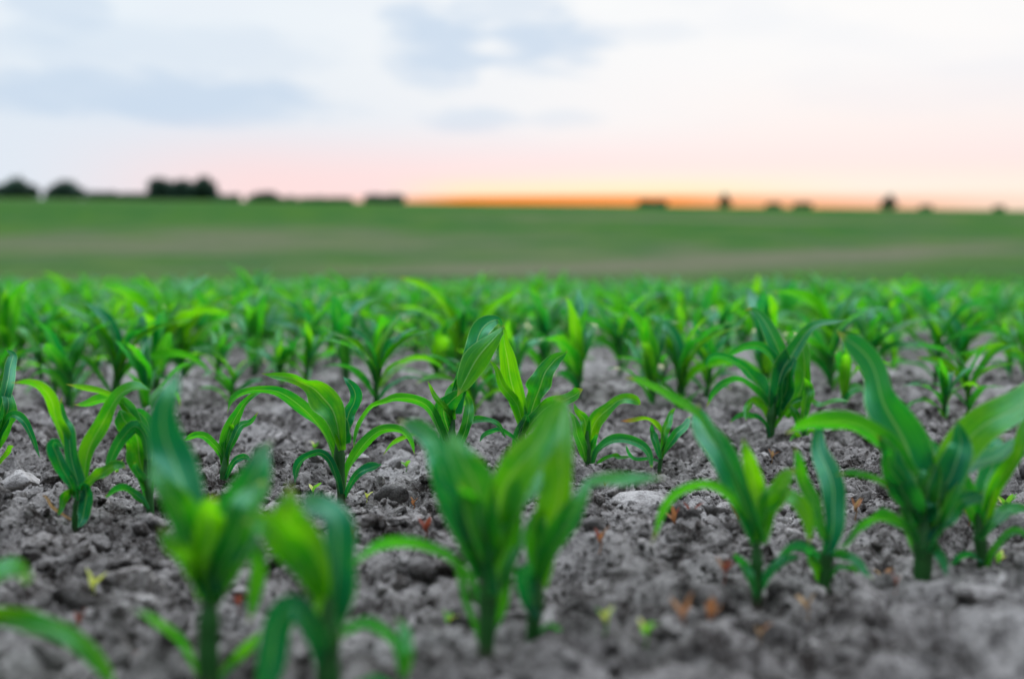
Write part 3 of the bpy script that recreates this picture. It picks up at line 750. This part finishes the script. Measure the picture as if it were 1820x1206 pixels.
# ------------------------------------------------------------------ maize prototypes grown in full round
def grow_plant(name, seed, H=.20, nl=6, lean=0.0, low=False, mats=None):
    """stem and alternate arching leaves about the stalk, foot at the origin"""
    r = np.random.default_rng(seed)
    root = empty(name, (0, 0, 0))
    na, ns, ac = (14, 6, 4) if low else (24, 10, 6)
    sh = H*.46
    z = np.linspace(-.02, sh, 8); P = np.stack([lean*z*z*4, 0*z, z], 1)
    V, F, UV = tube(P, np.linspace(.0058, .0085, 8)*(H/.2), ns, .85)
    mesh_obj('stem', V, F, M['stem'], root, UV)
    plane = r.uniform(0, math.pi)
    for k in range(nl):
        f = k/(nl-1)
        az_ = plane+math.pi*(k % 2)+r.normal(0, .35)
        z0 = sh*(.12+.88*f**.9)
        Ln = H*(.45+.66*math.sin(math.pi*min(1, .25+.62*f)))*r.uniform(.8, 1.15)
        wd = (.013+.024*math.sin(math.pi*(.15+.65*f)))*r.uniform(.8, 1.2)*(H/.2)
        th0 = R(r.uniform(12, 28))*(1.25-f*.9); th1 = R(r.uniform(75, 150))*(1.15-.75*f)+R(8)
        s = np.linspace(0, 1, na)
        th = th0+(th1-th0)*s**1.35+.10*np.sin(s*7+r.uniform(0, 6))
        bend = r.normal(0, .35)*s*s
        dirs = np.stack([np.sin(th)*np.cos(az_+bend), np.sin(th)*np.sin(az_+bend), np.cos(th)], 1)
        P = np.cumsum(dirs, 0)*Ln/na; P -= P[0]; P += (lean*z0*z0*4, 0, z0-.01)
        P[:, 2] = np.maximum(P[:, 2], .006)
        W = np.stack([-np.sin(az_+bend), np.cos(az_+bend), 0*s], 1)
        T = unit(np.gradient(P, axis=0)); N = np.cross(T, W); tw = r.normal(0, .5)*s+r.normal(0, .2)
        W = W*np.cos(tw)[:, None]+N*np.sin(tw)[:, None]
        width = wd*np.clip(.45+1.9*s, 0, 1)*(1-np.clip((s-.35)/.65, 0, 1)**1.8)+.0005
        V, F, UV = blade(P, width, W, r, ac, .6, .12)
        mm = mats or ('leaf', 'leafwarm', 'leafwarm', 'leafcool', 'leaf')[r.integers(0, 5)]
        mesh_obj('leaf', V, F, M[mm], root, UV)
    return root

def copy_tree(o, parent=None):
    c = o.copy(); C.objects.link(c); c.parent = parent
    for ch in [x for x in o.children if x.name.split('.')[0] in ('stem', 'leaf')]:
        k = ch.copy(); C.objects.link(k); k.parent = c
    return c

protos = [grow_plant('maize_plant', 100+k, .20, (8, 7, 8, 9, 7, 8, 9, 8, 7, 8)[k], r1.uniform(-.4, .4)) for k in range(10)]
used = [False]*len(protos)
def tall(o):
    return max(v.co.z for ch in o.children for v in ch.data.vertices)
TALL = [tall(o) for o in protos]
def place(k, x, y, h, rz, label, group='young maize plants growing in rows'):
    o = protos[k] if not used[k] else copy_tree(protos[k])
    used[k] = True
    o.location = (x, y, float(gz(x, y))); o.rotation_euler = (random.uniform(-.06, .06), random.uniform(-.06, .06), rz)
    s = h/TALL[k]; o.scale = (s, s, s)
    tag(o, label, 'maize plant', group)
    return o

# --- single plants behind the row in focus: foot px, top py
MID = [(262, 735, 575, 'slender bluish maize plant behind the leftmost sharp plants, leaf tip curled over', 0),
       (98, 705, 600, 'maize plant left of the slender bluish one, in the blurred third row', 1),
       (175, 668, 560, 'dark maize plant further back, over the gap between the two left plants', 2),
       (412, 715, 605, 'bushy bright maize plant above the short cupped plant', 3),
       (385, 700, 600, 'maize plant tucked behind the bushy bright one', 4),
       (520, 668, 570, 'blurred maize plant over the tip of the sharp rolled leaf', 5),
       (668, 748, 590, 'pale bright maize plant with one big raised leaf, between the sharp plants', 6),
       (790, 655, 545, 'blurred maize plant behind the folded leaf, on its left', 7),
       (872, 705, 600, 'low dark maize plant seen under the folded drooping leaf', 8),
       (1010, 665, 560, 'blurred maize plant above the small bright plant', 9),
       (1148, 700, 585, 'bushy yellow-green maize plant behind the thin reddish leaf', 3),
       (1180, 690, 580, 'maize plant on the right side of the bushy yellow-green one', 0),
       (1256, 690, 560, 'upright maize plant just left of the tall right hand plant', 1),
       (1500, 735, 610, 'maize plant half hidden by the broad leaf of the biggest plant', 2),
       (1678, 745, 620, 'maize plant with spread leaves right of the biggest plant, in the second row', 5),
       (1722, 733, 590, 'tall curled bluish maize plant standing next to the spread-leaved one', 7),
       (1588, 660, 560, 'blurred maize plant behind the top of the biggest plant', 4),
       (1795, 668, 560, 'leafy maize plant at the right border, a row behind', 6)]
for q, (px, py, top, lb, k) in enumerate(MID):
    x, y = G(px, py); h = (py-top)*y/FPX
    place(k, x, y, h, random.uniform(0, 6.28), lb); SITES.append((x, y))

# --- the rows: 0.8 m apart, running away to the right
ang = R(34); du = np.array([math.cos(ang), math.sin(ang)]); dn = np.array([-math.sin(ang), math.cos(ang)])
ordn = ['zeroth', 'first', 'second', 'third', 'fourth', 'fifth', 'sixth', 'seventh', 'eighth', 'ninth', 'tenth', 'eleventh', 'twelfth', 'thirteenth', 'fourteenth',
        'fifteenth', 'sixteenth', 'seventeenth', 'eighteenth', 'nineteenth', 'twentieth', 'twenty-first', 'twenty-second', 'twenty-third', 'twenty-fourth',
        'twenty-fifth', 'twenty-sixth', 'twenty-seventh', 'twenty-eighth', 'twenty-ninth', 'thirtieth']
cand = []
for k in range(0, 76):
    c = 1.01+.8*min(k, 3)+.58*max(0, k-3)
    for t in np.arange(-30, 60, .116):
        tt = t+random.uniform(-.045, .045)
        p = du*tt+dn*(c+random.gauss(0, .035)+(random.uniform(-.25, .25) if random.random() < .12 else 0)); x, y = p
        out_ = abs(x) > .385*y+.12                  # beside the frame: only as part of the far mass
        if y < .9 or y > 38 or abs(x) > .62*y+.5 or (out_ and (y < 2.6 or k < 2 or abs(x) < .385*y+.32)): continue
        if k < 2 and abs(x) < .40*y: continue
        if k == 2 and y < 2.9 : continue
        if random.random() < .05: continue
        if any((x-a)**2+(y-b)**2 < .012 for a, b in SITES): continue
        cand.append((x*x+y*y+(1e6 if out_ else 0), x, y, k))
cand.sort()
n_ind = 300-len(SITES)
ind, rest = cand[:n_ind], cand[n_ind:]
ind.sort(key=lambda q: (q[3], q[1]))
cnt = {}
for (_, x, y, k) in ind:
    cnt[k] = cnt.get(k, 0)+1
    if k <= 5 and cnt[k] <= 30:
        lb = f'blurred maize plant in the {ordn[k+1]} row back, {ordn[cnt[k]]} from its left end'
    else:
        lb = 'small blurred maize plant in the closely set far rows'
    place(random.randrange(10), x, y, random.gauss(.235, .038), random.uniform(0, 6.28), lb)

# --- past those, the far rows as one mass
lows = [grow_plant('maize_plant', 200+k, .20, 6, 0, True, mats='leaf') for k in range(8)]
def flat_mesh(root):
    V, F, U, off = [], [], [], 0
    for ch in list(root.children):
        me = ch.data; n = len(me.vertices)
        v = np.zeros(n*3, np.float32); me.vertices.foreach_get('co', v)
        f = np.zeros(len(me.loops), np.int32); me.loops.foreach_get('vertex_index', f)
        uvl = np.zeros(len(me.loops)*2, np.float32); me.uv_layers[0].data.foreach_get('uv', uvl)
        uv = np.zeros((n, 2)); uv[f] = uvl.reshape(-1, 2)
        V.append(v.reshape(-1, 3)); F.append(f.reshape(-1, 4)+off); U.append(uv); off += n
        bpy.data.objects.remove(ch)
    bpy.data.objects.remove(root)
    return np.concatenate(V), np.concatenate(F), np.concatenate(U)
LM = [flat_mesh(o) for o in lows]
Vs, Fs, Us, off = [], [], [], 0
for (_, x, y, k) in rest:
    V, F, U = LM[random.randrange(8)]
    a = random.uniform(0, 6.28); s = max(.6, random.gauss(1.05, .2))
    c, sn = math.cos(a)*s, math.sin(a)*s
    W = np.stack([V[:, 0]*c-V[:, 1]*sn+x, V[:, 0]*sn+V[:, 1]*c+y, V[:, 2]*s+float(macro(x, y))-.005], 1)
    Vs.append(W); Fs.append(F+off); Us.append(U); off += len(W)
farm = mesh_obj('distant_maize', np.concatenate(Vs), np.concatenate(Fs), M['leaf'], None, np.concatenate(Us))
tag(farm, 'mass of blurred young maize at the far edge of the near field', 'maize', kind='stuff')
print('plants', len(SITES), len(ind), 'rest', len(rest))

# ------------------------------------------------------------------ weeds
def weed(px, py, h_px, kind, n, label, seed):
    x, y = G(px, py); r = np.random.default_rng(900+seed)
    h = (1.0 if h_px < 55 else .72)*h_px*y/FPX
    root = empty('weed_seedling', (x, y, float(gz(x, y))+.002))
    tag(root, label, 'weed', 'weed seedlings on the bare soil')
    main, other = {'red': ('red', 'orange'), 'orange': ('orange', 'red'), 'yellow': ('yellow', 'yellow'), 'green': ('green', 'yellow'), 'brown': ('brown', 'orange')}[kind]
    z = np.linspace(-.006, h*.35, 6); P = np.stack([h*.1*np.sin(z*80), 0*z, z], 1)
    V, F, UV = tube(P, np.full(6, max(.0006, h*.03)), 6)
    mesh_obj('stem', V, F, M[main if kind != 'green' else 'green'], root, UV)
    for k in range(n):
        az_ = k*2.4+r.uniform(-.4, .4); s = np.linspace(0, 1, 12)
        th = R(r.uniform(6, 34))+R(r.uniform(10, 50))*s
        dirs = np.stack([np.sin(th)*math.cos(az_), np.sin(th)*math.sin(az_), np.cos(th)], 1)
        Ln = h*r.uniform(.55, .95)
        P = np.cumsum(dirs, 0)*Ln/12; P -= P[0]; P[:, 2] += h*.28
        W = np.tile([-math.sin(az_), math.cos(az_), r.normal(0, .4)], (12, 1))
        wd = Ln*(.26 if kind in ('red', 'orange', 'brown') else .38)*np.sin(np.pi*np.clip(s*.93+.06, 0, 1))**.8+.0003
        V, F, UV = blade(P, wd, W, r, 4, .4, .08)
        mesh_obj('leaf', V, F, M[main if r.random() < .68 else other], root, UV)

WD = [(735, 872, 34, 'orange', 3, 'orange-red weed seedling in sharp focus beside the sharp arching plant'),
      (652, 890, 20, 'yellow', 3, 'pale yellow weed seedling at the edge of the flat clod'),
      (462, 868, 22, 'yellow', 2, 'tiny pale yellow seedling on fine crumbs behind the front plants'),
      (556, 878, 30, 'green', 2, 'thin green and yellow sprout left of the sharp stem foot'),
      (790, 880, 26, 'green', 2, 'curled pale green sprout left of the wrapped whorl stem'),
      (722, 836, 26, 'green', 4, 'light green ragged seedling between the two sharp plants'),
      (208, 848, 36, 'green', 3, 'yellow-green sprout between the two left sharp plants'),
      (1258, 818, 34, 'yellow', 4, 'yellow and pink seedling behind the leaf of the front plant'),
      (1372, 826, 24, 'brown', 3, 'small brown seedling right of the front plant top'),
      (1562, 818, 44, 'red', 3, 'bright red seedling beside the broad leaf of the biggest plant'),
      (1590, 880, 42, 'red', 3, 'red and orange seedling against the stem of the biggest plant'),
      (1066, 1005, 52, 'orange', 3, 'lone orange seedling in the open soil right of the centre plants'),
      (1198, 955, 44, 'red', 3, 'red seedling with orange side leaf near the drooping tip'),
      (756, 968, 48, 'red', 4, 'reddish seedling left of the central front stem'),
      (628, 968, 44, 'orange', 3, 'orange seedling in front of the clods by the sharp plant'),
      (1052, 1100, 66, 'brown', 4, 'tan dried seedling in the open soil, below the lone orange one'),
      (1228, 950, 40, 'red', 2, 'thin red sprout just left of the arching leaf plant'),
      (1312, 945, 44, 'orange', 3, 'orange sprout touching the front plant with the thin arching leaf'),
      (1520, 930, 60, 'brown', 4, 'forked brown and orange weed behind the slim bluish plant'),
      (1288, 1065, 66, 'red', 3, 'tall red sprout left of the foot of the front plant'),
      (1572, 1012, 56, 'brown', 5, 'branching brown weed between the slim and the biggest plant'),
      (1592, 1084, 40, 'red', 3, 'low reddish weed in front of the biggest plant'),
      (1436, 1092, 50, 'brown', 2, 'single brown sprout below the slim bluish plant'),
      (1262, 1150, 86, 'red', 4, 'large blurred red weed near the lower border'),
      (1212, 1165, 90, 'orange', 4, 'large blurred orange weed beside the red one'),
      (1148, 1175, 80, 'green', 4, 'blurred green weed with a pale leaf at the lower border'),
      (1076, 1168, 86, 'green', 4, 'blurred green seedling right of the twin front stems'),
      (140, 1110, 64, 'orange', 4, 'blurred orange weed at the lower left'),
      (188, 1150, 72, 'red', 5, 'blurred dark red weed right of the orange one at lower left'),
      (232, 1145, 60, 'brown', 3, 'blurred tan weed beside the dark red one'),
      (165, 1072, 50, 'yellow', 3, 'blurred yellow-green seedling above the orange weed'),
      (405, 1010, 62, 'orange', 3, 'orange weed behind the leaf of the tallest front plant'),
      (424, 1078, 56, 'red', 3, 'red weed between the two nearest left stems'),
      (640, 1160, 66, 'red', 3, 'blurred deep red weed beside the low seedling'),
      (795, 1105, 56, 'green', 4, 'yellow-green weed left of the central stem foot'),
      (895, 1065, 40, 'orange', 3, 'orange weed glimpsed between the twin front stems'),
      (1690, 965, 18, 'yellow', 2, 'small bright yellow-green leaf lying right of the biggest plant'),
      (1722, 940, 40, 'orange', 3, 'small orange weed near the right border'),
      (1790, 905, 46, 'green', 6, 'tuft of green weeds at the right border'),
      (1775, 1000, 56, 'green', 4, 'green weed at the foot of the rightmost plant'),
      (1075, 845, 26, 'brown', 3, 'brown sprout near the foot of the small bright plant'),
      (965, 890, 50, 'yellow', 4, 'yellowish weed glimpsed between the front leaves'),
      (560, 790, 22, 'green', 4, 'small green weed behind the lower leaf of the sharp arching plant'),
      (1440, 795, 24, 'yellow', 4, 'yellow-green weed under the short plant beside the tall one'),
      (1350, 1150, 40, 'brown', 3, 'dull brown weed right of the blurred red one')]
for k, a_ in enumerate(WD): weed(*a_, k)

# ------------------------------------------------------------------ trees and bushes along the skyline
def foliage(blobs, n, size, r):
    """leaf clumps through ellipsoids (cx, cy, cz, rx, ry, rz)"""
    vol = np.array([b[3]*b[4]*b[5] for b in blobs]); cn = r.choice(len(blobs), n, p=vol/vol.sum())
    B = np.array(blobs)[cn]
    dv = unit(r.normal(size=(n, 3))); rad = r.uniform(.25, 1, n)**.45*r.uniform(.82, 1.12, n)
    c = B[:, :3]+dv*B[:, 3:]*rad[:, None]
    Rm = rotm(n, r); q = np.array([[-1, -.6, 0], [1, -.6, 0], [.8, .7, .2], [-.8, .7, .2]])*size
    sz = r.uniform(.6, 1.4, n)
    V = np.einsum('nij,vj->nvi', Rm, q)*sz[:, None, None]+c[:, None]
    return V.reshape(-1, 3), np.arange(n*4).reshape(n, 4)

def tree(px, w_px, top_py, label, seed, kind='tree', Y=405, pointy=False, lobes=6):
    r = np.random.default_rng(3000+seed)
    x = (px-HX)*Y/FPX; z0 = float(macro(x, Y)); wd = w_px*Y/FPX; H = EYE-(top_py-HY)*Y/FPX-z0
    root = empty(kind, (x, Y, z0))
    tag(root, label, kind, 'trees and bushes on the skyline')
    blobs = []
    for k in range(lobes):
        f = r.uniform(0, 1)
        if pointy: zz = H*(.25+.6*k/max(1, lobes-1)); rr = wd*.5*(1.05-.75*k/max(1, lobes-1)); bx = r.normal(0, wd*.04)
        else:
            bx = (-.5+(k+.5)/lobes)*wd*.72; top = H*(1-(.5 if kind == 'tree' else .85)*abs(bx/(wd*.5))**1.6)*(1.0 if k == lobes//2 else r.uniform(.80, 1.0))
            if kind == 'bush': bx *= 1.3
            rr = wd*.5*r.uniform(.42, .6); zz = top-rr*.8 if top-rr*.8 > H*.2 else H*.45
        rz = H*.34 if not pointy else H*.2
        zz = min(zz, H-rz)
        blobs.append((bx, r.normal(0, wd*.12), max(zz, rz*.5), rr, rr*.9, rz))
        if not pointy: blobs.append((bx*1.1, r.normal(0, wd*.12), H*.22, rr, rr*.9, H*.30))
    V, F = foliage(blobs, int(900+140*wd), .26+.014*wd, r)
    mesh_obj('crown' if kind == 'tree' else 'foliage', V, F, M['crown'], root)
    P = np.stack([0*np.linspace(0, 1, 5)+.1*np.sin(np.linspace(0, 3, 5)), 0*np.linspace(0, 1, 5), np.linspace(-.3, H*.65, 5)], 1)
    V, F, UV = tube(P, np.linspace(.035, .012, 5)*H+.03, 8)
    mesh_obj('trunk' if kind == 'tree' else 'stem', V, F, M['bark'], root, UV)

TR = [(30, 74, 313, 'dark rounded tree farthest left on the skyline', 'tree', 0, 7), (116, 64, 317, 'dark dome shaped tree second along the skyline', 'tree', 0, 6),
      (182, 50, 338, 'low bush right of the second dark tree', 'bush', 0, 4), (232, 50, 341, 'low bush just before the long tree group', 'bush', 0, 4),
      (288, 50, 314, 'first tree of the long dark group', 'tree', 0, 5), (324, 56, 317, 'middle tree of the long dark group', 'tree', 0, 5),
      (364, 42, 312, 'last and tallest tree of the long dark group', 'tree', 0, 4), (405, 40, 343, 'low bush at the foot of the long tree group', 'bush', 0, 4),
      (466, 46, 338, 'lone rounded bush between the tree group and the hill bump', 'bush', 0, 4), (505, 40, 348, 'faint low bush right of the lone rounded one', 'bush', 0, 3),
      (556, 44, 349, 'flat bush on the skyline left of the orange glow', 'bush', 0, 3), (604, 40, 350, 'small flat bush next to the broad bump', 'bush', 0, 3),
      (680, 58, 342, 'broad bush where the orange glow begins', 'bush', 0, 5), (1160, 40, 354, 'low rounded bush at the right end of the brightest glow', 'bush', 0, 4),
      (1288, 22, 344, 'small pointed tree against the orange sky', 'tree', 1, 4), (1375, 22, 360, 'tiny bush between the two pointed trees', 'bush', 0, 3),
      (1427, 30, 359, 'low bush nearer the right pointed tree', 'bush', 0, 3), (1580, 30, 346, 'larger pointed tree on the right part of the skyline', 'tree', 1, 4),
      (1645, 24, 363, 'tiny flat bush right of the larger pointed tree', 'bush', 0, 2), (1776, 20, 364, 'tiny bush by the right end of the skyline', 'bush', 0, 2)]
for k, (px, wp, tp, lb, kd, pt, lo) in enumerate(TR): tree(px, wp, tp, lb, k, kd, 405, bool(pt), lo)
